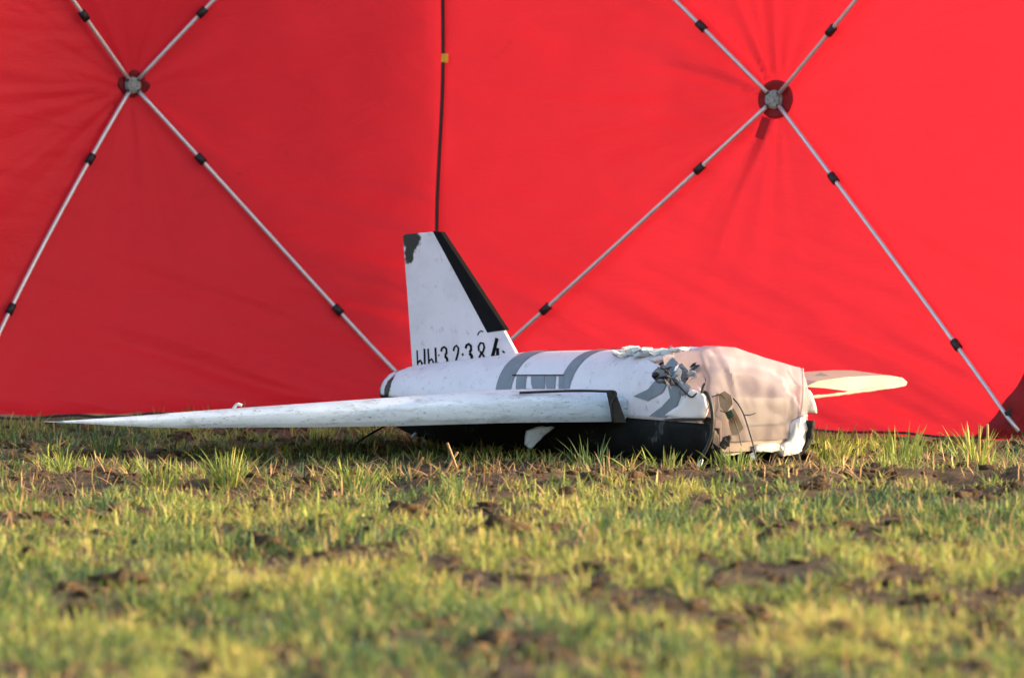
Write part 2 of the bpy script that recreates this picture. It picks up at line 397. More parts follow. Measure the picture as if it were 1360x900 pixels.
def pole(pan, cu, cv, sleeves, fab, end=0.965):
    pts = []
    for k in range(25):
        t = 0.016 + (end - 0.016) * k / 24
        u = pan.uh + (cu - pan.uh) * t; v = pan.vh + (cv - pan.vh) * t
        pts.append(pan.p(u, v) + pan.n * (0.020 - 0.006 * t) - SO)
    v, f = tube_mesh(pts, 0.0062, 10)
    o = from_py('pole', v, f, M['pole'], screen, True)
    for t in sleeves:
        k = (t - 0.016) / (end - 0.016) * 24; i = int(k); i = min(max(i, 0), 23)
        c = pts[i].lerp(pts[i + 1], k - i); d = (pts[i + 1] - pts[i]).normalized()
        v, f = tube_mesh([c - d * 0.016, c - d * 0.0155, c + d * 0.0155, c + d * 0.016], [0.0085, 0.0115, 0.0115, 0.0085], 12)
        from_py('pole_sleeve', v, f, M['black'], o, True)
    return o
pole(panR, 0, 0, [0.215, 0.66], fabR); pole(panR, 1, 0, [0.235, 0.72], fabR)
pole(panR, 0, 1, [0.22, 0.66], fabR); pole(panR, 1, 1, [0.21, 0.66], fabR)
pole(panL, 0, 0, [0.22, 0.665], fabL); pole(panL, 1, 0, [0.225, 0.685], fabL)
pole(panL, 0, 1, [0.23, 0.68], fabL); pole(panL, 1, 1, [0.235, 0.68], fabL)

def hub(pan, r):
    c = pan.p(pan.uh, pan.vh) + pan.n * 0.020 - SO
    q = (pan.n + Vector((0, -0.5, 0))).to_track_quat('Z', 'Y').to_matrix().to_4x4()
    bm = bmesh.new()
    def cyl(rad, dep, z, seg=24, off=(0, 0)):
        bmesh.ops.create_cone(bm, cap_ends=True, segments=seg, radius1=rad, radius2=rad * 0.93, depth=dep,
                              matrix=Matrix.Translation(c) @ q @ Matrix.Translation((off[0], off[1], z)))
    cyl(r, 0.012, 0); cyl(r * 0.80, 0.006, 0.009); cyl(r * 0.30, 0.008, 0.013, 12)
    for k in range(8):
        a = k * math.pi / 4; cyl(r * 0.13, 0.006, 0.013, 8, (math.cos(a) * r * 0.58, math.sin(a) * r * 0.58))
    o = from_bm('hub', bm, M['hub'], screen)
    for k in range(4):
        a = math.pi / 4 + k * math.pi / 2; bm = bmesh.new()
        bmesh.ops.create_cube(bm, size=1, matrix=Matrix.Translation(c) @ q @ Matrix.Rotation(a, 4, 'Z') @ Matrix.Translation((r * 0.86, 0, 0.009)) @ Matrix.Diagonal((r * 0.22, r * 0.32, 0.008, 1)))
        from_bm('hub_slot', bm, M['black'], o)
    return c, q
cR, qR = hub(panR, 0.0275); cL, qL = hub(panL, 0.024)
def hub_patch(pan, r, jag, seed):
    """round doubled cloth lying on the panel under its hub"""
    v = []; n = 40; rings = [0.05, 0.35, 0.6, 0.8, 0.93, 1.0]
    for k in rings:
        for i in range(n):
            a = 2 * math.pi * i / n; rr = r * k * (1 + jag * (float(vnoise(math.cos(a) * 2 + 9, math.sin(a) * 2 + 9, seed)) - 0.5))
            wob = 0.003 * (float(vnoise(math.cos(a) * 3 * k + 5, math.sin(a) * 3 * k + 5, seed + 4)) - 0.5)
            v.append(pan.p(pan.uh + rr * 1.12 * math.cos(a) / pan.w, pan.vh + rr * math.sin(a) / pan.h) + pan.n * (0.010 + wob - (0.005 if k == 1.0 else 0)) - SO)
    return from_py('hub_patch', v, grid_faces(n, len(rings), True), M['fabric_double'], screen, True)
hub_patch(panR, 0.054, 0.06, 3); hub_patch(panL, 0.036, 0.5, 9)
# webbing strap hanging under the right hub
def strap(pa, pb, w0, mat, name='strap'):
    d = (pb - pa).normalized(); s = d.cross(Vector((0, -1, 0))).normalized()
    v = []; f = []
    for k in range(6):
        t = k / 5; c = pa.lerp(pb, t) + Vector((0, -0.003 * math.sin(t * 6), 0))
        for e in (-1, 1):
            for th in (0, 0.002): v.append(c + s * w0 * e + Vector((0, th, 0)) - SO)
    for k in range(5):
        b = k * 4
        for i, j in ((0, 1), (1, 3), (3, 2), (2, 0)): f.append((b + i, b + j, b + 4 + j, b + 4 + i))
    f += [(0, 1, 3, 2), (20, 22, 23, 21)]
    return from_py(name, v, f, mat, screen)
strap(at(1018, 156, 1.42), at(1008, 184, 1.40), 0.0125, M['strap'])
# dark seam strip with its zip, yellow tag
v = []; f = []
pts = [seamB.lerp(seamT, k / 30) + Vector((0.004 * math.sin(k * 0.5), -0.012, 0)) for k in range(31)]
tv, tf = tube_mesh([p - SO for p in pts], 0.0052, 8); from_py('seam_piping', tv, tf, M['black'], screen, True)
def plate_px(name, pts, Y, mat, parent, tf, thick=0.006, kx=0.0, ky=0.0, bev=0.0, **k):
    """a flat piece with thickness; Y may slope with the pixel position"""
    p0 = pts[0]; front = [at(x, y, Y + kx * (x - p0[0]) + ky * (y - p0[1])) for x, y in pts]
    bm = bmesh.new(); vs = [bm.verts.new(p) for p in front]; face = bm.faces.new(vs)
    face.normal_update(); n = face.normal.copy()
    if n.y > 0: n = -n
    ex = bmesh.ops.extrude_face_region(bm, geom=[face])
    bmesh.ops.translate(bm, vec=-n * thick, verts=[e for e in ex['geom'] if isinstance(e, bmesh.types.BMVert)])
    if bev > 0: bmesh.ops.bevel(bm, geom=bm.edges[:], offset=bev, segments=2, affect='EDGES', profile=0.6)
    bmesh.ops.triangulate(bm, faces=[q for q in bm.faces if len(q.verts) > 4])
    for v_ in bm.verts: v_.co = tf(v_.co)
    return from_bm(name, bm, mat, parent, **k)
to_scr = lambda p: Vector(p) - SO
plate_px('yellow_tag', [(586.5, 71), (595.5, 71.5), (595, 83), (586, 82.5)], 1.965, M['yellow'], screen, to_scr, 0.004)
# reinforced corner with pole boot at the right
def corner_patch():
    v = []; f = []; nr, na = 8, 12
    for j in range(nr):
        for i in range(na):
            r = 0.004 + 0.165 * j / (nr - 1); a = (math.pi / 2) * i / (na - 1)
            rk = r * 1.12 / (math.cos(a) + math.sin(a)); u = 1 - rk * math.cos(a) / panR.w; vv = rk * 1.15 * math.sin(a) / panR.h
            wob = 0.006 * math.sin(a * 9 + j) * j / nr
            v.append(panR.p(u, vv) + panR.n * (0.012 + wob) + Vector((0, 0, 0.01 if vv < 0.01 else 0)) - SO)
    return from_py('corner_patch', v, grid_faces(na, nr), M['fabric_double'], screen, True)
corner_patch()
plate_px('pole_boot', [(1334, 548), (1349, 537), (1362, 556), (1347, 569)], 0.715, M['black'], screen, to_scr, 0.02, bev=0.003)
# black tubes along both wall feet, imitating the dark shaded gap under the hem
hem = [lB.lerp(seamB, k / 20) + Vector((0, -0.02, 0.012 + 0.006 * math.sin(k * 1.7))) - SO for k in range(21)]
tv, tf = tube_mesh(hem, 0.0035, 6); from_py('hem_gap_shade', tv, tf, M['black'], screen, True)
hem = [seamB.lerp(rB, k / 20) + Vector((-0.012, -0.012, 0.010 + 0.004 * math.sin(k * 1.7))) - SO for k in range(20)]
tv, tf = tube_mesh(hem, 0.0035, 6); from_py('hem_gap_shade', tv, tf, M['black'], screen, True)

# ------------------------------------------------------------------ the crashed drone
DO = Vector((0.63, -0.36, 0.0)); HEAD = R(-50.2)      # nose to the right and towards the camera
ux = Vector((math.cos(HEAD), math.sin(HEAD), 0)); rx = Vector((-ux.y * -1, ux.x * -1, 0))
rx = Vector((ux.y, -ux.x, 0))                          # near side (image left / towards camera)
drone = bpy.data.objects.new('crashed_drone', None); S.collection.objects.link(drone)
drone.location = DO; drone.rotation_euler = (0, 0, HEAD)
drone['label'] = 'wrecked white delta-wing drone with black belly and numbered tail fin lying on the grass'
drone['category'] = 'drone'
def loc(a, b, z): return Vector((a, -b, z))            # drone-local: x forward, y far side
def wpt(a, b, z): return DO + ux * a + rx * b + Vector((0, 0, z))
def to_loc(p):
    d = Vector(p) - DO; return Vector((d.dot(ux), -d.dot(rx), d.z))
def on_b(px, py, b):
    """local point on the plane 'b to the near side' seen at (px, py)"""
    c = Vector((0, -CAM_D, CAM_H)); dr = Vector(((px - 680) / FPX, 1, -(py - HORIZON) / FPX))
    t = (b - (c - DO).dot(rx)) / dr.dot(rx); return to_loc(c + dr * t)
def proj(p):
    w = DO + ux * p.x - rx * p.y; d = w.y + CAM_D
    return 680 + w.x * FPX / d, HORIZON + (CAM_H - p.z) * FPX / d

def lerp_tab(tab, x):
    xs_ = [t[0] for t in tab]; return float(np.interp(x, xs_, [t[1] for t in tab]))
WID = [(-1.44, 0.080), (-1.41, 0.106), (-1.36, 0.120), (-1.30, 0.126), (-1.0, 0.135), (-0.6, 0.15), (-0.3, 0.162), (0.1, 0.165)]
TOP = [(-1.44, 0.162), (-1.41, 0.184), (-1.36, 0.195), (-1.32, 0.200), (-1.1, 0.224), (-0.9, 0.246), (-0.6, 0.260), (-0.3, 0.274), (0.1, 0.280)]
CHN = [(-1.44, 0.125), (-1.3, 0.118), (-0.5, 0.104), (0.1, 0.096)]
BOT = [(-1.44, 0.080), (-1.36, 0.022), (-1.24, -0.004), (-1.0, -0.014), (-0.7, -0.018), (0.1, -0.018)]
def shell(a, t, off=0.0):
    th = math.pi * t; w = lerp_tab(WID, a) + off; zc = lerp_tab(CHN, a); H = lerp_tab(TOP, a) - zc + off; e = 2 / 2.35
    c, s = math.cos(th), math.sin(th)
    return loc(a, w * math.copysign(abs(c) ** e, c), zc + H * abs(s) ** e)
def tub(a, t, off=0.0):
    th = math.pi * t; w = lerp_tab(WID, a) * 0.985 + off; zc = lerp_tab(CHN, a); H = zc - lerp_tab(BOT, a) + off; e = 2 / 2.8
    c, s = math.cos(th), math.sin(th)
    return loc(a, w * math.copysign(abs(c) ** e, c), zc - H * abs(s) ** e)
FRONT = [(0.0, 0.0), (0.08, -0.01), (0.14, -0.05), (0.20, -0.17), (0.28, -0.27), (0.40, -0.27), (0.5, -0.30), (0.65, -0.24), (0.8, -0.05), (1.0, 0.02)]
def loft(name, fn, nt, na, a0, front, mat, jag=0.0, thick=0.0, seed=1):
    v = []
    for j in range(nt):
        t = j / (nt - 1); a1 = lerp_tab(front, t) + jag * (float(fbm(t * 26, 1.3, 4, seed)) - 0.5)
        for i in range(na):
            k = i / (na - 1); k = 1 - (1 - k) ** 1.0
            a = a0 + (a1 - a0) * k
            v.append(fn(a, t))
    o = from_py(name, v, grid_faces(na, nt), mat, drone, True)
    if thick:
        m = o.modifiers.new('wall', 'SOLIDIFY'); m.thickness = thick; m.offset = 0
    return o
loft('upper_shell', shell, 72, 110, -1.44, FRONT, M['white_shell'], 0.11, 0.014, 3)
TUBF = [(0.0, 0.02), (0.2, 0.045), (0.45, 0.03), (0.55, 0.03), (1.0, 0.06)]
loft('lower_hull', tub, 48, 90, -1.44, TUBF, M['hull'], 0.02, 0.012, 5)
# scorched tail cap
v = []; n = 28; rings = []
for k in range(5):
    s_ = 1 - 0.22 * k; ring = []
    for i in range(n):
        t = i / n * 2; p = shell(-1.44, t) if t <= 1 else tub(-1.44, 2 - t)
        ring.append(Vector((-1.435 - 0.014 * math.sqrt(k) * (1 + 0.2 * random.random()), p.y * s_, 0.13 + (p.z - 0.13) * s_)))
    v += ring
from_py('tail_cap', v, grid_faces(n, 5, True) + [tuple(range(4 * n, 5 * n))], M['soot_black'], drone, True)
def shell_band(name, a0, a1, mat, t0=0.0, t1=1.0, off=0.009, lean=0.0, parent=None):
    v = []; na, nt = 6, 60
    for j in range(nt):
        t = t0 + (t1 - t0) * j / (nt - 1)
        for i in range(na): v.append(shell(a0 + (a1 - a0) * i / (na - 1) + lean * t, t, off))
    return from_py(name, v, grid_faces(na, nt), mat, parent or drone, True)

# look-up so that paint marks can be set on the shell where the photograph shows them
TA = np.linspace(-1.4, 0.02, 285); TT = np.linspace(0, 0.62, 150)
TAB = np.array([[proj(shell(a, t, 0.0)) for t in TT] for a in TA])
def find(px, py):
    e = (TAB[..., 0] - px) ** 2 + (TAB[..., 1] - py) ** 2
    i, j = np.unravel_index(np.argmin(e), e.shape); return TA[i], TT[j]
def patch(name, left, right, mat, off=0.0095, nu=8, nv=10):
    """paint on the shell between two pixel polylines (same count, bottom to top)"""
    L = [find(*p) for p in left]; Q = [find(*p) for p in right]; v = []
    def along(c, s):
        x = s * (len(c) - 1); i = min(int(x), len(c) - 2); f_ = x - i
        return (c[i][0] + (c[i+1][0] - c[i][0]) * f_, c[i][1] + (c[i+1][1] - c[i][1]) * f_)
    for j in range(nv):
        A = along(L, j / (nv - 1)); B = along(Q, j / (nv - 1))
        for i in range(nu):
            k = i / (nu - 1); v.append(shell(A[0] + (B[0] - A[0]) * k, A[1] + (B[1] - A[1]) * k, off))
    return from_py(name, v, grid_faces(nu, nv), mat, drone, True)
aL = find(662, 512)[0]; aR = find(683, 512)[0]
b1 = shell_band('painted_band', aL, aR, M['grey'])
aL2 = find(750, 500)[0]; aR2 = find(765, 500)[0]
b2 = shell_band('painted_band', aL2, aR2, M['grey'])
for l, r_ in (([(689, 521), (689.5, 500.5)], [(701, 521), (701.8, 500.5)]),
              ([(712, 521), (709, 512), (709, 500.5)], [(727, 521), (726, 512), (727.5, 500.5)]),
              ([(730, 521), (728.5, 511), (728.8, 500.5)], [(740, 521), (741, 511), (741, 500.5)]),
              ([(745, 521), (745.5, 500.5)], [(752, 521), (752, 500.5)])):
    patch('painted_letter', l, r_, M['grey'])
patch('painted_rule', [(683, 501.5), (683, 500)], [(752, 501.5), (752, 500)], M['letter'], nv=3)
# grey chevron stripes on the nose flank
patch('painted_chevron', [(845, 528), (864, 518), (872, 508)], [(863, 533), (884, 523), (890, 511)], M['grey'])
patch('painted_chevron', [(866, 553), (883, 541), (893, 529), (890, 512)], [(888, 555), (902, 541), (907, 528), (904, 511)], M['grey'])

# ---- wings
RA = to_loc((0.300, -0.225, 0)); 
def wing_sections(st, chord, mat, name, dirv=None):
    prof = [(0.012, 0.0), (0.003, 0.06), (0.0, 0.22), (0.0, 0.42), (0.002, 0.60), (0.006, 0.66), (0.022, 0.74), (0.05, 0.83), (0.11, 0.93), (0.2, 0.90)]
    v = []; 
    tail = [(0.45, 0.70), (0.7, 0.45), (1.0, 0.14), (1.0, 0.0), (0.6, 0.0), (0.25, 0.0), (0.06, 0.0)]
    for (le, zb, zt, ch, cv) in st:
        th = zt - zb
        for c, h in prof + tail:
            drop = 0.055 * ch * max(0, c - 0.1) if h > 0 else 0
            back = min(c * ch, 9) if c > 0.15 else c * 1.05 * (th / 0.075)
            p = le + cv * back; p.z = zb + max(th * h / 0.93 - (drop if h > 0.2 else 0), 0 if h == 0 else 0.012 * th / 0.08)
            v.append(p)
    n = len(prof) + len(tail); f = grid_faces(n, len(st), True)
    f += [tuple(range(n)), tuple(range((len(st) - 1) * n, len(st) * n))[::-1]]
    o = from_py(name, v, f, mat, drone, False)
    bm = bmesh.new(); bm.from_mesh(o.data); bmesh.ops.recalc_face_normals(bm, faces=bm.faces[:]); bm.to_mesh(o.data); bm.free()
    o.data.polygons.foreach_set('use_smooth', [True] * len(o.data.polygons))
    m = o.modifiers.new('split', 'EDGE_SPLIT'); m.split_angle = R(50)
    return o
tabs = [(834, 519.5, 560), (800, 518.5, 560.5), (740, 518.5, 561), (690, 520, 561.5), (600, 526.5, 564), (530, 531, 566), (420, 538, 567.5), (300, 545.5, 568), (235, 550, 568.5)]
def le_point(px): 
    k = (834 - px) / (834 - 85); Y = -0.235 - 0.02 * k
    return Y
st = []
def station(px, yt, yb):
    Y = le_point(px); pb = to_loc(at(px, yb, Y)); pt = to_loc(at(px, yt, Y))
    ch = max(pb.x + 1.33, 0.07)
    return (Vector((pb.x, pb.y, 0)), pb.z, pt.z, ch, Vector((-1, 0, 0)))
st = [station(*t) for t in tabs]
# interpolate stations for a smooth loft
near_wing = wing_sections(st, None, M['white_wing'], 'wing'); near_wing['label'] = 'intact long white wing reaching left over the grass'
tipst = [station(*t) for t in ((236, 550.3, 568.3), (200, 552.5, 567.5), (150, 555.5, 565), (110, 557.6, 562.6), (84, 559.2, 561.6))]
o = wing_sections(tipst, None, M['white_wing'], 'wing_tip')
o.parent = near_wing
# control horn on the wing top, push rod
v, f = tube_mesh(smooth_path([to_loc(at(306, 549, 0.05)), to_loc(at(311, 541, 0.05)), to_loc(at(315, 537, 0.05)), to_loc(at(321, 538.5, 0.05))]), 0.0045, 6)
from_py('control_horn', v, f, M['foam'], near_wing, True)
v, f = tube_mesh([to_loc(at(318, 538.5, 0.05)), to_loc(at(372, 541.5, 0.08))], 0.0012, 5)
from_py('push_rod', v, f, M['wire'], near_wing, True)
# root joint: dark tape wrapped over the leading edge and seam line to the shell
plate_px('joint_tape', [(805, 519), (818, 521), (832, 561), (814, 561)], -0.262, M['tape'], drone, to_loc, 0.004)

# ---- tail fin
FB = 0.0055
fin_px = [(549, 499), (547, 486), (541, 400), (534.5, 313), (538, 310.5), (578, 307.5), (583, 309), (668, 438), (694, 476)]
def fin():
    near = [on_b(x, y, FB) for x, y in fin_px]
    near[0].z -= 0.03; near[-1].z -= 0.02
    bm = bmesh.new(); vs = [bm.verts.new(p) for p in near]; fc = bm.faces.new(vs)
    ex = bmesh.ops.extrude_face_region(bm, geom=[fc])
    bmesh.ops.translate(bm, vec=(0, 2 * FB, 0), verts=[e for e in ex['geom'] if isinstance(e, bmesh.types.BMVert)])
    bmesh.ops.bevel(bm, geom=bm.edges[:], offset=0.0025, segments=3, affect='EDGES', profile=0.5)
    bmesh.ops.triangulate(bm, faces=[q for q in bm.faces if len(q.verts) > 4])
    return bm
sootc = on_b(546, 319, FB)
M['fin'] = white_paint('white_fin_paint', base=(0.77, 0.645, 0.675), dirt=0.7, dirtcol=(0.36, 0.31, 0.33), soot=[(tuple(sootc), (0.042, 0.2, 0.036)), (tuple(on_b(543, 337, FB)), (0.022, 0.2, 0.030))])
fin_o = from_bm('tail_fin', fin(), M['fin'], drone)
def flat_poly(name, pts, b, mat, parent, t=0.0012):
    bm = bmesh.new(); vs = [bm.verts.new(on_b(x, y, b)) for x, y in pts]; fc = bm.faces.new(vs)
    ex = bmesh.ops.extrude_face_region(bm, geom=[fc])
    bmesh.ops.translate(bm, vec=(0, t, 0), verts=[e for e in ex['geom'] if isinstance(e, bmesh.types.BMVert)])
    bmesh.ops.triangulate(bm, faces=[q for q in bm.faces if len(q.verts) > 4])
    return from_bm(name, bm, mat, parent)
# black leading-edge wrap
bm = bmesh.new()
fr = [on_b(x, y, FB + 0.0016) for x, y in ((574.5, 306.8), (584.0, 308.0), (669.5, 438), (647, 441.5))]
bk = [Vector((p.x + 0.001, -p.y - 0.0, p.z)) for p in fr]
va = [bm.verts.new(p) for p in fr]; vb = [bm.verts.new(p) for p in bk]
va[1].co.x += 0.004; vb[1].co.x += 0.004; va[2].co.x += 0.004; vb[2].co.x += 0.004
bm.faces.new(va); bm.faces.new(vb[::-1])
for i in range(4): bm.faces.new((va[i], vb[i], vb[(i+1) % 4], va[(i+1) % 4]))
from_bm('leading_edge_stripe', bm, M['soot_black'], fin_o)
# stencilled number: each character is a set of brush strokes in the fin's plane
def glyph(strokes):
    bm = bmesh.new()
    for pts, w in strokes:
        P = [on_b(x, y, FB + 0.0012) for x, y in pts]; L = []; Q = []
        for i, p in enumerate(P):
            d = (P[min(i+1, len(P)-1)] - P[max(i-1, 0)]); d.normalize(); nrm = Vector((-d.z, 0, d.x))
            sx = w / 500 * 0.62; nrm = Vector((nrm.x * 1.5, 0, nrm.z))
            L.append(bm.verts.new(p + nrm * sx)); Q.append(bm.verts.new(p - nrm * sx))
        for i in range(len(P) - 1): bm.faces.new((L[i], Q[i], Q[i+1], L[i+1]))
    ex = bmesh.ops.extrude_face_region(bm, geom=bm.faces[:])
    bmesh.ops.translate(bm, vec=(0, 0.0006, 0), verts=[e for e in ex['geom'] if isinstance(e, bmesh.types.BMVert)])
    from_bm('painted_character', bm, M['letter'], fin_o)
def three(x, y, w=2.2):
    glyph([([(x, y + 6), (x + 1, y + 2), (x + 4, y), (x + 7, y + 2.5), (x + 7.2, y + 8), (x + 5, y + 11.5)], w),
           ([(x + 5, y + 12), (x + 8, y + 16), (x + 8.4, y + 21), (x + 7, y + 24.5)], w * 1.25), ([(x + 0.5, y + 22), (x + 2.6, y + 24.5)], w)])
glyph([([(553.6, 465), (554.6, 490)], 1.4), ([(555, 481), (558, 478.5), (560, 482), (560.5, 490)], 2.2), ([(556, 486), (556.4, 489.5)], 2.0), ([(563.4, 463), (564.0, 489)], 2.0)])
glyph([([(568.2, 463), (569.6, 488)], 1.8), ([(570, 479), (573, 476.5), (575, 480), (575.4, 487)], 1.8), ([(578, 461.5), (579, 486)], 2.0)])
glyph([([(582.2, 470.5), (583, 472.5)], 1.4), ([(581.6, 481), (582.2, 485)], 1.5)])
three(585.6, 460.5)
glyph([([(602, 466), (603.2, 461), (606, 458.6), (608.6, 462), (608.2, 468), (606, 476), (604.4, 483)], 2.0)])
glyph([([(613.4, 469.5), (615.2, 471.5)], 2.2)])
three(618.2, 456.6, 2.6)
glyph([([(636, 466), (635.2, 460), (638, 455.2), (641.8, 456), (643.0, 461), (641.5, 466.5), (638.6, 470), (636, 475), (635.6, 479.5)], 2.1),
       ([(637, 466.5), (641, 470.5), (643, 475), (642.8, 479)], 2.1)])
glyph([([(659.8, 449), (657, 461), (653.6, 474)], 3.6), ([(652.0, 475.2), (662.4, 474.2)], 5.0), ([(660.6, 462), (660.8, 475)], 3.2)])
glyph([([(634, 445), (636, 441), (639, 439.2), (641.5, 440.5)], 1.2)])
glyph([([(667, 466), (670, 468.2)], 1.8)])

# ---- far wing, broken forward, with its leading edge peeled off
def far_wing():
    top = [(1066, 516, 0.05), (1086, 506, 0.15), (1120, 501.0, 0.30), (1160, 498.6, 0.44), (1185, 498.8, 0.50), (1199, 501.5, 0.53), (1205.5, 507, 0.54), (1204, 512, 0.53), (1190, 515, 0.49), (1172, 517.2, 0.44), (1140, 521, 0.34), (1128, 519.5, 0.30), (1098, 515.5, 0.17), (1070, 513.5, 0.03)]
    bm = bmesh.new(); fr = [bm.verts.new(to_loc(at(x, y, Y))) for x, y, Y in top]
    bkv = [bm.verts.new(to_loc(at(x, y, Y) + Vector((-0.10, 0.20, 0.006)))) for x, y, Y in top]
    ff = bm.faces.new(fr); ff.material_index = 1; bm.faces.new(bkv[::-1]); n = len(fr)
    for i in range(n): bm.faces.new((fr[i], bkv[i], bkv[(i+1) % n], fr[(i+1) % n]))
    bmesh.ops.triangulate(bm, faces=[q for q in bm.faces if len(q.verts) > 4])
    return bm
fw = from_bm('wing', far_wing(), M['film_pale'], drone); fw.data.materials.append(M['film']); fw['label'] = 'broken stub of the far wing, warm lit, behind the tank'
strip = smooth_path([to_loc(at(1076, 527.5, 0.02)), to_loc(at(1105, 524.5, 0.18)), to_loc(at(1140, 520, 0.32)), to_loc(at(1176, 515, 0.44))], 8)
v, f = tube_mesh(strip, [0.0035 + 0.0018 * random.random() for _ in strip], 7); from_py('peeled_leading_edge', v, f, M['film'], fw)
plate_px('winglet', [(1068, 505), (1091, 494.5), (1106, 500.5), (1070, 512)], 0.35, M['film_pale'], fw, to_loc, 0.012)

# ---- exposed tank in the torn nose
def ztop(a, b):
    tab_b = [(-0.16, 0.236), (-0.08, 0.255), (0.02, 0.280), (0.07, 0.295), (0.13, 0.298), (0.165, 0.292), (0.19, 0.285)]
    return lerp_tab(tab_b, b) - 0.16 * max(0, -a - 0.02)
def tank_body(name, mat, z0, topf, foot, crumple, parent, nr=34, seed=3, rnd=0.012):
    dense = [(p.x, p.y) for p in smooth_path([Vector((a, b, 0)) for a, b in foot + foot[:1]], 10)][:-1]
    ca = sum(p[0] for p in dense) / len(dense); cb = sum(p[1] for p in dense) / len(dense); v = []; n = len(dense)
    levels = [(k / (nr - 1) * 0.955, 1.0) for k in range(nr)] + [(0.985, 0.998), (0.997, 0.988), (1.0, 0.96), (1.003, 0.7), (1.005, 0.4), (1.005, 0.12)]
    for k, sc in levels:
        for (a, b) in dense:
            aa, bb = ca + (a - ca) * sc, cb + (b - cb) * sc
            zt = topf(aa, bb); z = z0 + (zt - z0) * k
            w = crumple * (float(fbm((aa * 2 + bb * 5) * 2.2 + 7, z * 6, 3, seed)) - 0.5)
            # the upper third of the front leans back to a soft crease
            if crumple > 0.015 and sc > 0.9: w += 0.022 * (abs(float(vnoise(bb * 15 + z * 7 + 3, z * 10 - bb * 6, seed + 5)) - 0.5) - 0.22) + 0.008 * (abs(float(vnoise(bb * 34 - z * 12, z * 25 + bb * 9, seed + 8)) - 0.5) - 0.22)
            lean = -0.10 * max(0, k - 0.72) * (1 if crumple > 0.009 else 0) * max(0.0, min(1.0, (aa + 0.1) / 0.1))
            if crumple > 0.015:   # pressed-in dent across the front and a soft vertical fold
                fr = max(0.0, min(1.0, (aa + 0.02) / 0.04))
                lean += -0.009 * fr * math.exp(-((z - 0.165) / 0.022) ** 2) * (0.4 + 0.6 * math.exp(-((bb - 0.0) / 0.08) ** 2))
                lean += 0.005 * fr * math.exp(-((bb - 0.10 - 0.3 * (z - 0.2)) / 0.015) ** 2) - 0.006 * fr * math.exp(-((bb + 0.03 + 0.2 * (z - 0.2)) / 0.03) ** 2)
            bb2 = min(bb, 0.135 + max(0.0, (z - 0.105)) * 1.6)
            v.append(loc(aa + w + lean, bb2 + w * 0.4, z))
    m = len(levels); f = grid_faces(n, m, True) + [tuple(range((m-1)*n, m*n)), tuple(range(n))[::-1]]
    o = from_py(name, v, f, mat, parent, True)
    mo = o.modifiers.new('crease', 'EDGE_SPLIT'); mo.split_angle = R(24)
    return o
FOOT = [(0.034, -0.158), (0.040, -0.08), (0.045, 0.02), (0.042, 0.10), (0.034, 0.160), (0.020, 0.180), (-0.02, 0.180), (-0.07, 0.168), (-0.13, 0.135), (-0.22, 0.115), (-0.235, 0.0), (-0.22, -0.11), (-0.13, -0.13), (-0.04, -0.162), (0.022, -0.168), (0.034, -0.167)]
def shrink(F, k): return [(-0.09 + (a + 0.09) * k, 0.01 + (b - 0.01) * k) for a, b in F]
tank = tank_body('fuel_tank', M['tank'], 0.050, ztop, FOOT, 0.020, drone)
tank['label'] = 'translucent beige plastic tank exposed in the torn nose'
tank_body('liquid', M['fuel'], 0.090, lambda a, b: 0.160 + 0.03 * b, shrink(FOOT, 0.80), 0.004, tank, nr=6)
tank_body('tank_tray', M['tray'], 0.022, lambda a, b: 0.085, shrink(FOOT, 0.90), 0.004, drone, nr=6)
# moulded rim along the tank's right corner
v, f = tube_mesh(smooth_path([to_loc(at(x, y, -0.30)) for x, y in ((1066, 489), (1067, 520), (1064, 548), (1056, 560), (1044, 569), (1030, 573))], 6), 0.0038, 6)
from_py('tank_flange', v, f, M['tank'], tank, True)

def foam_chunk(name, pts, Y, thick, kx=0.0, ky=0.0, seed=1, rough=0.006, mat='foam', parent=None):
    o = plate_px(name, pts, Y, M[mat], parent or drone, to_loc, thick, kx, ky)
    bm = bmesh.new(); bm.from_mesh(o.data)
    bmesh.ops.subdivide_edges(bm, edges=bm.edges[:], cuts=3, use_grid_fill=True)
    bmesh.ops.triangulate(bm, faces=bm.faces[:])
    rr = random.Random(seed)
    for q in bm.verts: q.co += Vector((rr.uniform(-1, 1), rr.uniform(-1, 1), rr.uniform(-1, 1))) * rough
    bmesh.ops.smooth_vert(bm, verts=bm.verts[:], factor=0.35, use_axis_x=True, use_axis_y=True, use_axis_z=True)
    bmesh.ops.recalc_face_normals(bm, faces=bm.faces[:])
    bm.to_mesh(o.data); bm.free()
    o.data.polygons.foreach_set('use_smooth', [True] * len(o.data.polygons)); return o
foam_chunk('foam_wall', [(1040, 606), (1041, 590), (1052, 585), (1057, 562), (1071, 550), (1073.5, 570), (1072, 592), (1063, 603), (1050, 606)], -0.345, 0.05, kx=0.0014, seed=2, rough=0.0032)
foam_chunk('foam_wall', [(955, 607), (960, 597), (984, 592), (999, 590), (1001, 598), (985, 603)], -0.44, 0.045, kx=0.001, seed=3, rough=0.0032)
foam_chunk('foam_wall', [(1001, 600), (1003, 591), (1030, 588), (1040, 591), (1041, 599), (1020, 601)], -0.41, 0.045, kx=0.001, seed=4, rough=0.0032)
foam_chunk('foam_crumb', [(995, 603), (1004, 600), (1005, 611), (998, 612)], -0.47, 0.014, seed=5, rough=0.002)
foam_chunk('foam_crumb', [(924, 622), (931, 609), (935, 611), (929, 624)], -0.50, 0.008, seed=6, rough=0.0015)
foam_chunk('foam_flap', [(1066, 522), (1072, 515), (1080, 524), (1086, 549), (1066, 548)], -0.20, 0.02, seed=7, rough=0.002)
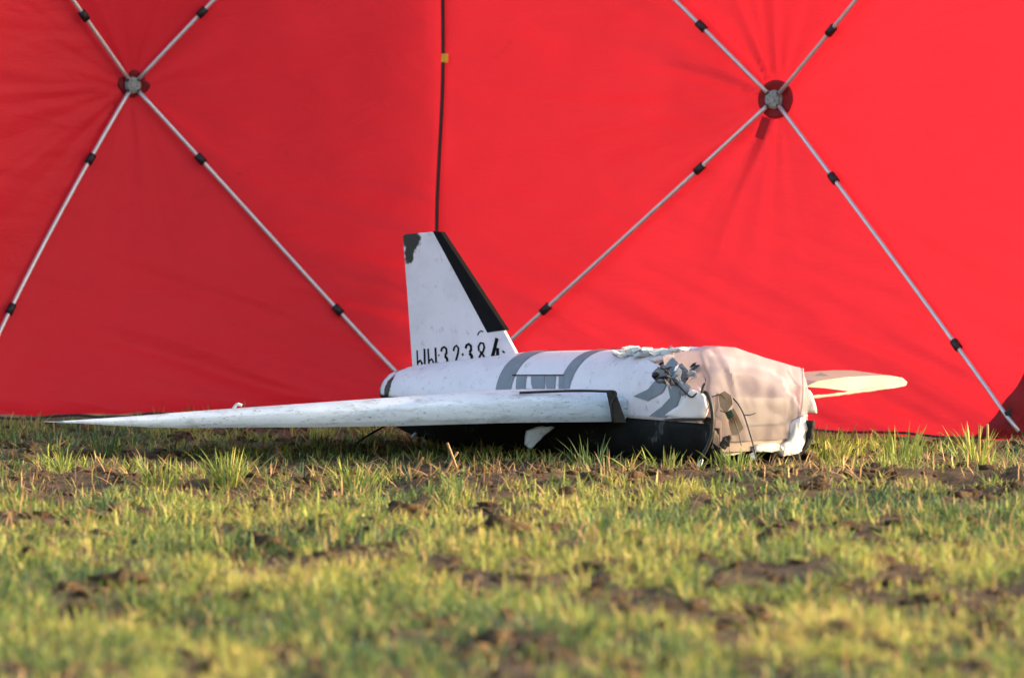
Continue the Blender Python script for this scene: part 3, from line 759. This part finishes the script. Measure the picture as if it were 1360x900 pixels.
foam_chunk('foam_wall', [(1052, 560), (1066, 553), (1064, 588), (1045, 590), (1044, 566)], -0.315, 0.02, seed=12, rough=0.001, mat='white')
# torn layer of white film and crumbs along the crown of the nose
def crown_flakes():
    rr = random.Random(4)
    for k in range(26):
        px = 818 + k * 3.3 + rr.uniform(-1, 1); a, t = find(px, 471 + rr.uniform(0, 5)); t = min(0.58, t + rr.uniform(-0.02, 0.06))
        c = shell(a, t, 0.010); bm = bmesh.new(); s_ = rr.uniform(0.006, 0.016)
        bmesh.ops.create_icosphere(bm, subdivisions=1, radius=1, matrix=Matrix.Translation(c) @ Matrix.Rotation(rr.uniform(0, 3), 4, 'Z') @ Matrix.Diagonal((s_ * 2.4, s_ * 1.1, s_ * 0.30, 1)))
        for q in bm.verts: q.co += Vector((rr.uniform(-1, 1), rr.uniform(-1, 1), rr.uniform(-1, 1))) * s_ * 0.45
        from_bm('foam_flake', bm, M['foam'], drone)
crown_flakes()
rr = random.Random(12)
for k in range(16):
    t_ = 0.10 + 0.45 * k / 15; a_ = lerp_tab(FRONT, t_) + rr.uniform(-0.03, 0.02); c = shell(a_, t_, rr.uniform(-0.002, 0.008))
    L_ = rr.uniform(0.015, 0.045); w_ = rr.uniform(0.004, 0.011); d = Vector((1, rr.uniform(-0.6, 0.6), rr.uniform(-0.5, 0.6))).normalized(); sd_ = d.cross(Vector((0.2, -0.6, 1))).normalized(); up_ = sd_.cross(d)
    P = [c - d * 0.012 - sd_ * w_, c - d * 0.012 + sd_ * w_, c + d * L_ * 0.6 + sd_ * w_ * rr.uniform(0.2, 1), c + d * L_, c + d * L_ * 0.5 - sd_ * w_ * rr.uniform(0.3, 1)]
    v = [p + up_ * 0.002 for p in P] + [p - up_ * 0.002 for p in P]
    f = [(0, 1, 2, 3, 4), (9, 8, 7, 6, 5)] + [(i, i + 5, (i + 1) % 5 + 5, (i + 1) % 5) for i in range(5)]
    from_py('splinter', v, f, M[rr.choice(['foam', 'white', 'grey_sheet', 'foam', 'tape'])], drone)
# white fairing behind the nose rim: torn foam with black spots
foam_chunk('nose_flank', [(882, 552), (904, 536), (917, 517), (923, 519), (934, 523), (940, 540), (936, 556), (905, 558)], -0.475, 0.02, kx=-0.0006, seed=8, rough=0.0018, mat='white')
foam_chunk('torn_foam', [(917, 517), (926, 519), (936, 524), (938, 540), (930, 546), (922, 533)], -0.492, 0.014, seed=9, rough=0.003, mat='spotted')
foam_chunk('foam_block', [(902, 516), (911, 508), (918, 513), (914, 522), (906, 527)], -0.48, 0.018, seed=10, rough=0.0015, mat='grey_sheet')
plate_px('lower_lip', [(880, 557), (905, 555), (936, 555), (934, 559), (890, 560)], -0.490, M['tape'], drone, to_loc, 0.01, kx=-0.0003)
# near rim of the bulkhead
v, f = tube_mesh(smooth_path([to_loc(at(x, y, Y)) for x, y, Y in ((930, 522, -0.47), (938, 521, -0.49), (944, 534, -0.50), (947, 556, -0.505), (944, 582, -0.505), (934, 604, -0.50), (928, 612, -0.49))], 6), 0.0052, 8)
from_py('bulkhead_rim', v, f, M['black'], drone, True)
# torn plates in front of the tank
plate_px('plywood_plate', [(946, 532), (955, 523), (966, 545), (972, 575), (976, 596), (952, 602), (944, 582), (947, 556)], -0.455, M['ply'], drone, to_loc, 0.006, kx=0.001)
plate_px('bracket_plate', [(954, 524), (963, 519), (972, 525), (974, 536), (969, 543), (964, 549), (957, 541)], -0.485, M['ply'], drone, to_loc, 0.005, bev=0.001)
plate_px('bracket_plate', [(968, 548), (975, 541), (983, 556), (989, 569), (981, 577), (972, 578), (968, 561)], -0.485, M['ply'], drone, to_loc, 0.005, bev=0.001)
plate_px('circuit_board', [(963, 548), (971, 544), (975, 553), (967, 557)], -0.49, M['pcb'], drone, to_loc, 0.004)
plate_px('burnt_bracket', [(970, 556), (977, 553), (980, 560), (974, 562)], -0.492, M['brass'], drone, to_loc, 0.004)
foam_chunk('scorched_scrap', [(956, 592), (962, 580), (972, 578), (970, 590), (962, 598)], -0.487, 0.01, seed=14, rough=0.004, mat='tape')
foam_chunk('scorched_scrap', [(945, 596), (949, 570), (954, 578), (956, 594)], -0.485, 0.01, seed=15, rough=0.003, mat='ply')
# sheet, cylinder and mount torn out above the flank
foam_chunk('bent_sheet', [(880, 494), (885, 483), (893, 474), (901, 482), (898, 492), (905, 516), (890, 509)], -0.40, 0.006, kx=-0.001, ky=-0.001, seed=16, rough=0.0022, mat='grey_sheet')
v, f = tube_mesh([to_loc(at(868, 500, -0.44)), to_loc(at(879, 491, -0.42))], [0.0065, 0.008], 12); from_py('motor_mount', v, f, M['black'], drone, True)
v, f = tube_mesh([to_loc(at(877, 506, -0.45)), to_loc(at(888, 500, -0.44))], [0.005, 0.0065], 12); from_py('motor_mount', v, f, M['grey_sheet'], drone, True)
foam_chunk('crumpled_bracket', [(867, 499), (873, 489), (881, 484), (888, 490), (897, 511), (884, 509), (872, 506)], -0.435, 0.010, seed=17, rough=0.007, mat='grey_sheet')
foam_chunk('crumpled_foil', [(877, 500), (884, 493), (890, 500), (886, 507)], -0.452, 0.006, seed=27, rough=0.006, mat='grey_sheet')
foam_chunk('foam_crumb', [(896, 497), (901, 488), (905, 491), (903, 509)], -0.462, 0.006, seed=28, rough=0.003)
foam_chunk('broken_rib', [(895, 494), (905, 484), (914, 489), (918, 501), (908, 510), (901, 508)], -0.43, 0.02, seed=18, rough=0.006, mat='grey_sheet')
plate_px('grey_panel', [(919, 485), (936, 484), (931, 499), (912, 501)], -0.46, M['grey_sheet'], drone, to_loc, 0.004)
v, f = tube_mesh([to_loc(at(x, y, -0.47)) for x, y in ((936, 491), (937.5, 486))], 0.007, 8); from_py('fuel_plug', v, f, M['brass'], drone, True)
rr = random.Random(33)
for k in range(13):
    cx, cy = rr.uniform(870, 932), 0; cy = rr.uniform(478, 512) if cx < 905 else rr.uniform(486, 522); m = rr.randint(4, 6)
    a0 = rr.uniform(0, 6.28); sl = rr.uniform(-1.2, 1.2); pts = [(cx + math.cos(sl) * q1 - math.sin(sl) * q2, cy + math.sin(sl) * q1 + math.cos(sl) * q2) for q1, q2 in ((-rr.uniform(4, 9), -rr.uniform(0.5, 2)), (rr.uniform(0, 4), -rr.uniform(1.5, 3)), (rr.uniform(5, 10), rr.uniform(-1, 1)), (rr.uniform(-1, 3), rr.uniform(0.8, 2.5)))]
    plate_px('shard', pts, -0.452 - 0.0004 * (cx - 870) - rr.uniform(0, 0.02), M[rr.choice(['grey_sheet', 'tape', 'white', 'black', 'white', 'grey_sheet'])], drone, to_loc, 0.003, kx=rr.uniform(-0.003, 0.003), ky=rr.uniform(-0.003, 0.003))
# wires
def wire(pts, r, mat='wire'):
    v, f = tube_mesh(smooth_path([to_loc(at(x, y, Y)) for x, y, Y in pts], 8), r, 6); return from_py('wire', v, f, M[mat], drone, True)
wire([(898, 508, -0.46), (906, 517, -0.49), (918, 527, -0.50), (926, 522, -0.50)], 0.0022)
wire([(878, 488, -0.45), (888, 496, -0.46), (899, 512, -0.47)], 0.0016)
wire([(932, 522, -0.50), (934, 513, -0.50), (936.5, 509, -0.50)], 0.0032)
wire([(936.5, 510, -0.50), (938, 500, -0.49), (937, 490, -0.48)], 0.0010)
wire([(974, 529, -0.49), (981, 537, -0.50), (988, 550, -0.50), (994, 568, -0.51), (1000, 588, -0.52), (1004, 606, -0.53), (1006, 622, -0.55)], 0.0021)
wire([(988, 551, -0.50), (996, 551, -0.50), (1004, 548.5, -0.49)], 0.0014)
wire([(946, 527, -0.49), (958, 524, -0.49), (968, 534, -0.48)], 0.0012)
wire([(957, 545, -0.50), (972, 553, -0.50), (980, 570, -0.50), (985, 592, -0.50)], 0.0013)
wire([(690, 521.5, -0.20), (760, 519, -0.22), (800, 519.5, -0.25), (818, 521.5, -0.265), (812, 538, -0.268), (814, 560, -0.268)], 0.0035)
wire([(665, 522, 0.06), (680, 519, 0.04), (694, 520, 0.02), (698, 517, 0.03), (730, 519, 0.0)], 0.0022)
# pieces hanging under the wing
foam_chunk('hanging_skid', [(697, 590), (700, 572), (716, 566), (738, 567), (722, 579), (706, 597)], -0.18, 0.012, kx=0.0006, seed=20, rough=0.002, mat='white_tip')
wire([(470, 592, 0.1), (486, 580, 0.15), (510, 566, 0.2)], 0.0028)
v, f = tube_mesh(smooth_path([to_loc(at(x, y, 0.55)) for x, y in ((547, 582), (556, 574), (562, 580), (570, 592))], 5), [0.006] * 16, 8); from_py('broken_strut', v, f, M['white_tip'], drone, True)

# ------------------------------------------------------------------ vegetation and soil clods
def blades(x, y, hgt, wid, lean, az, tint, curl=0.6, seg=3):
    """many tapering, bent blades as one vertex / face array"""
    n = len(x); z = ground_h(x, y) - 0.006
    ca, sa = np.cos(az), np.sin(az); fa = az + np.pi / 2 + rng.uniform(-0.9, 0.9, n); cf, sf = np.cos(fa), np.sin(fa)
    V = np.zeros((n, 2 * seg + 1, 3))
    for k in range(seg + 1):
        t = k / seg; out = lean * hgt * (t + curl * t * t); up = hgt * (t - 0.32 * lean * t * t)
        px = x + ca * out; py = y + sa * out; pz = z + up; w = wid * (1 - 0.15 * t) * (0.5 if k < seg else 0)
        if k == 0: w = w * 0.6
        if k < seg:
            V[:, 2*k] = np.stack([px - cf * w, py - sf * w, pz], -1); V[:, 2*k+1] = np.stack([px + cf * w, py + sf * w, pz], -1)
        else: V[:, 2*seg] = np.stack([px, py, pz], -1)
    b = np.arange(n)[:, None] * (2 * seg + 1); tri = []
    for k in range(seg - 1):
        tri += [(2*k, 2*k+1, 2*k+3), (2*k, 2*k+3, 2*k+2)]
    tri.append((2*seg-2, 2*seg-1, 2*seg))
    F = (b[:, :, None] + np.array(tri)[None]).reshape(-1, 3)
    return V.reshape(-1, 3), F, np.repeat(tint, 2 * seg + 1)

def density(x, y):
    d = fbm(x / 0.36, y / 0.95, 3, 51); d2 = fbm(x / 0.075, y / 0.26, 3, 77)
    den = np.clip((0.36 * d + 0.64 * d2 - 0.435) / 0.09, 0.0, 1)
    # the trampled strip of bare soil in front of the drone, and under / behind it
    strip = np.exp(-((y + 1.25 + 0.15 * np.sin(x * 3)) / 0.62) ** 2) * np.clip(0.75 + 0.5 * (vnoise(x / 0.5, y * 0, 41) - 0.3), 0, 1)
    den *= np.clip(1 - 1.05 * strip, 0.03, 1)
    den *= np.where(y > -0.5, 0.7, 1.0)
    den *= np.where((y > -1.1) & (y < -0.35) & (x > -0.95) & (x < 0.8), 0.10, 1.0)
    return np.clip(den, 0.012, 1)
def in_drone(x, y):
    a = (x - DO.x) * ux.x + (y - DO.y) * ux.y; b = (x - DO.x) * rx.x + (y - DO.y) * rx.y
    return (a > -1.35) & (a < 0.10) & (np.abs(b) < 0.19)
def behind_screen(x, y):
    yr = 2.0 + (0.70 - 2.0) * (x + 0.222) / (1.415 + 0.222); yl = 2.0 + (1.72 - 2.0) * (-0.222 - x) / 1.42
    return y > np.where(x > -0.222, yr, yl) - 0.05
def scatter(n, x0, x1, y0, y1):
    return rng.uniform(x0, x1, n), rng.uniform(y0, y1, n)

# seedlings: several blades from one crown
x, y = scatter(112000, -2.0, 3.4, -10.0, 2.0)
keep = (rng.random(len(x)) < density(x, y)) & ~in_drone(x, y) & ~behind_screen(x, y); x, y = x[keep], y[keep]
k = rng.integers(3, 6, len(x)); hs = (0.45 + 0.95 * rng.random(len(x)) ** 1.6) * (0.034 + 0.020 * fbm(x / 0.6, y / 0.6, 2, 61))
hs = np.where(y > -0.75, hs * 0.85, hs)
under = ((x < 0.4) & (y > -0.42)); hs = np.where(under, np.minimum(hs, 0.065), hs)
tn = np.clip((fbm(x / 0.28, y / 0.8, 3, 91) - 0.5) * 1.5 + rng.normal(0.45, 0.14, len(x)), 0, 1)  # low-tint patches put blue-green shade into the blade colour
idx = np.repeat(np.arange(len(x)), k); n = len(idx)
V, F, T = blades(x[idx] + rng.normal(0, 0.006, n), y[idx] + rng.normal(0, 0.006, n), hs[idx] * rng.uniform(0.5, 1.2, n), rng.uniform(0.0026, 0.0046, n),
                 np.abs(rng.normal(0.42, 0.36, n)), rng.uniform(0, 2 * np.pi, n), np.where(rng.random(n) < 0.13, rng.uniform(0.9, 1.0, n), np.clip(tn[idx] + rng.normal(0, 0.20, n), 0, 0.93)))
link('grass', fast_mesh('grass', V, F, T), M['grass'], kind='stuff', label='short yellow-green seedling grass covering the field', cat='grass')
# withered straw lying about and standing
x, y = scatter(26000, -2.0, 3.2, -10.0, 1.6)
pb = np.exp(-((y + 1.25) / 0.6) ** 2) * 0.85 + 0.25
keep = (rng.random(len(x)) < pb) & ~in_drone(x, y) & ~behind_screen(x, y); x, y = x[keep], y[keep]; n = len(x)
V, F, T = blades(x, y, rng.uniform(0.02, 0.075, n), rng.uniform(0.002, 0.0048, n), np.abs(rng.normal(1.1, 0.8, n)), rng.uniform(0, 6.28, n), rng.random(n), 0.2)
link('straw_litter', fast_mesh('straw_litter', V, F, T), M['straw'], kind='stuff', label='dry brown straw scattered over bare soil', cat='straw')

# crumbs of soil too many to count
def clod_template(sub, seed, rough=0.38):
    bm = bmesh.new(); bmesh.ops.create_icosphere(bm, subdivisions=sub, radius=1); rr = random.Random(seed)
    for q in bm.verts:
        p = q.co; nn = math.sin(p.x * 3.1 + seed) * math.sin(p.y * 2.7 + seed * 2) * math.sin(p.z * 3.3 + seed * 3)
        q.co = p * (1 + rough * nn * 1.5 + rr.uniform(-rough, rough) * 0.55)
    v = np.array([tuple(q.co) for q in bm.verts]); f = np.array([[q.index for q in fc.verts] for fc in bm.faces]); bm.free(); return v, f
tm = [clod_template(2 if s_ % 2 else 1, s_) for s_ in range(5)]
tv0, tf0 = tm[0]
x, y = scatter(11000, -1.9, 3.0, -9.8, 1.8)
pb = np.clip(1.05 - density(x, y), 0.12, 1)
keep = (rng.random(len(x)) < pb) & ~in_drone(x, y) & ~behind_screen(x, y); x, y = x[keep], y[keep]
VV, FF, TT_ = [], [], []; off = 0
for i in range(len(x)):
    tv_, tf_ = tm[i % 5]; s_ = 0.004 + 0.018 * rng.random() ** 3.0; az = rng.uniform(0, 6.28)
    c_, q_ = math.cos(az), math.sin(az)
    w = tv_ * np.array([s_ * rng.uniform(0.9, 1.5), s_, s_ * rng.uniform(0.5, 0.85)])
    w = np.stack([w[:, 0] * c_ - w[:, 1] * q_, w[:, 0] * q_ + w[:, 1] * c_, w[:, 2]], -1)
    w += np.array([x[i], y[i], 0]); VV.append(w); FF.append(tf_ + off); off += len(w); TT_.append(np.full(len(w), rng.random() ** 3 * 0.7))
VV = np.concatenate(VV); zz = np.repeat(ground_h(x, y), [len(tm[i % 5][0]) for i in range(len(x))]); VV[:, 2] += zz + 0.004
link('soil_crumbs', fast_mesh('soil_crumbs', VV, np.concatenate(FF), np.concatenate(TT_)), M['clod'], smooth=False, kind='stuff', label='brown soil crumbs strewn between the seedlings', cat='soil')

# ground position seen at a photo pixel
def ground_at(px, py):
    d = CAM_H * FPX / (py - HORIZON); Y = d - CAM_D; return (px - 680) * d / FPX, Y
def single_clod(px, py, wpx, hpx, seed, label):
    X, Y = ground_at(px, py); sc = (Y + CAM_D) / FPX; v0, f0 = clod_template(3, seed, 0.42)
    z = gz(X, Y); v = v0 * np.array([wpx * sc * 0.36, wpx * sc * 0.3, hpx * sc * 0.36])
    o = from_py('soil_clod', v, f0, M['clod'], None, True, label=label, cat='soil clod', group='large clods of soil in the field')
    o.location = (X, Y, z + hpx * sc * 0.20); return o
for a_ in ((1295, 700, 34, 26, 31, 'dark rounded clod standing out of the grass below the red screen corner'),
           (352, 722, 58, 40, 32, 'large dark clod in the grass below the middle of the long wing'),
           (366, 606, 24, 34, 33, 'black upright clod in shadow directly under the long wing'),
           (668, 712, 70, 36, 34, 'broad dark clod in the grass straight below the tail fin'),
           (540, 676, 80, 34, 35, 'wide tan crumbly clod on the bare strip below the fuselage tail'),
           (905, 838, 90, 34, 36, 'long low dark clod in the blurred foreground right of centre'),
           (45, 742, 60, 30, 37, 'low dark clod in the grass at the left picture edge'),
           (1190, 860, 90, 40, 38, 'dark clod in the blurred foreground at lower right'),
           (160, 770, 80, 36, 39, 'brown clod in the grass at lower left'),
           (1030, 728, 64, 34, 40, 'dark clod in the grass below the translucent tank')):
    single_clod(*a_)
def tuft(px, py, hpx, wpx, n, label, dark=0.0, seed=1):
    global rng
    X, Y = ground_at(px, py); sc = (Y + CAM_D) / FPX; r0 = np.random.default_rng(seed)
    x = X + r0.normal(0, wpx * sc * 0.17, n); y = Y + r0.normal(0, 0.02, n)
    V, F, T = blades(x, y, hpx * sc * r0.uniform(0.45, 1.05, n), r0.uniform(0.003, 0.005, n), np.abs(r0.normal(0.28, 0.2, n)),
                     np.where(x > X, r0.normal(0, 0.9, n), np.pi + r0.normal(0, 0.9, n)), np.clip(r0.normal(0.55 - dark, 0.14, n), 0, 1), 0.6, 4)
    V = V - np.array([X, Y, 0])
    o = link('grass_tuft', fast_mesh('grass_tuft', V, F, T), M['grass'], label=label, cat='grass tuft', group='taller tufts around the drone')
    o.location = (X, Y, 0)
for a_ in ((302, 640, 62, 70, 90, 'bright spiky tuft in front of the long wing, fullest of those at left', 0, 1),
           (212, 640, 50, 70, 60, 'yellow-green tuft below the grey wing tip', 0, 2),
           (84, 625, 46, 40, 40, 'small sunlit tuft beyond the end of the wing', 0, 3),
           (470, 640, 50, 70, 70, 'bright tuft in front of the wing just left of the tail', 0, 4),
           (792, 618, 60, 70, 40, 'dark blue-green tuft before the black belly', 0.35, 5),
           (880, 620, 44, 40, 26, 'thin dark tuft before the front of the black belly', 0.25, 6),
           (980, 630, 40, 80, 60, 'green tuft in front of the translucent tank', 0.05, 7),
           (1110, 606, 44, 60, 60, 'bright tuft just right of the tank and its white foam', 0, 8),
           (1196, 612, 60, 60, 50, 'tuft with dark tips against the red hem under the far wing', 0.1, 9),
           (1300, 625, 66, 60, 60, 'tall tuft with dry blades before the red corner', -0.1, 10),
           (140, 600, 46, 60, 50, 'shaded grey-green tuft beneath the wing tip', 0.3, 11),  # dark offset puts shade into this tuft's tint
           (240, 548, 20, 40, 16, 'few thin dark blades behind the wing against the red hem', 0.2, 12)):
    tuft(*a_)
def stalk(pts, Y, r, label):
    P = [at(x, y, Y) for x, y in pts]; o0 = P[0].copy(); v, f = tube_mesh(smooth_path([p - o0 for p in P], 5), r, 6)
    me_t = M['straw']; o = from_py('dry_stalk', v, f, me_t, None, True, label=label, cat='dry stalk', group='dry stalks'); o.location = o0
    at_ = o.data.attributes.new('tint', 'FLOAT', 'POINT'); at_.data.foreach_set('value', np.full(len(o.data.vertices), 0.62, np.float32))
for pts, Y, r_, lb in (([(612, 640), (604, 615), (594, 588)], -0.95, 0.0035, 'thin brown stalk rising before the belly under the fin'),
                     ([(586, 640), (600, 612), (608, 600)], -0.9, 0.003, 'short forked straw leaning right before the belly'),
                     ([(536, 640), (552, 622), (562, 607)], -0.95, 0.003, 'leaning straw before the wing just below the tail end'),
                     ([(436, 728), (441, 690), (443, 652)], -2.4, 0.004, 'tall straight brown stalk in the grass below the wing'),
                     ([(250, 800), (258, 782), (266, 762)], -5.0, 0.005, 'pale straw leaning right in the lower left grass'),
                     ([(1284, 640), (1296, 606), (1305, 566)], -0.9, 0.0035, 'long dry stalk leaning right before the red corner'),
                     ([(1313, 640), (1313, 600), (1312, 563)], -0.9, 0.0035, 'upright dry stalk nearest the red corner'),
                     ([(1020, 655), (1010, 632), (1003, 612)], -1.0, 0.003, 'dry stalk leaning left before the tank'),
                     ([(1085, 700), (1076, 665), (1074, 640)], -2.0, 0.003, 'thin dry stalk in the grass right of the tank')):
    stalk(pts, Y, r_, lb)
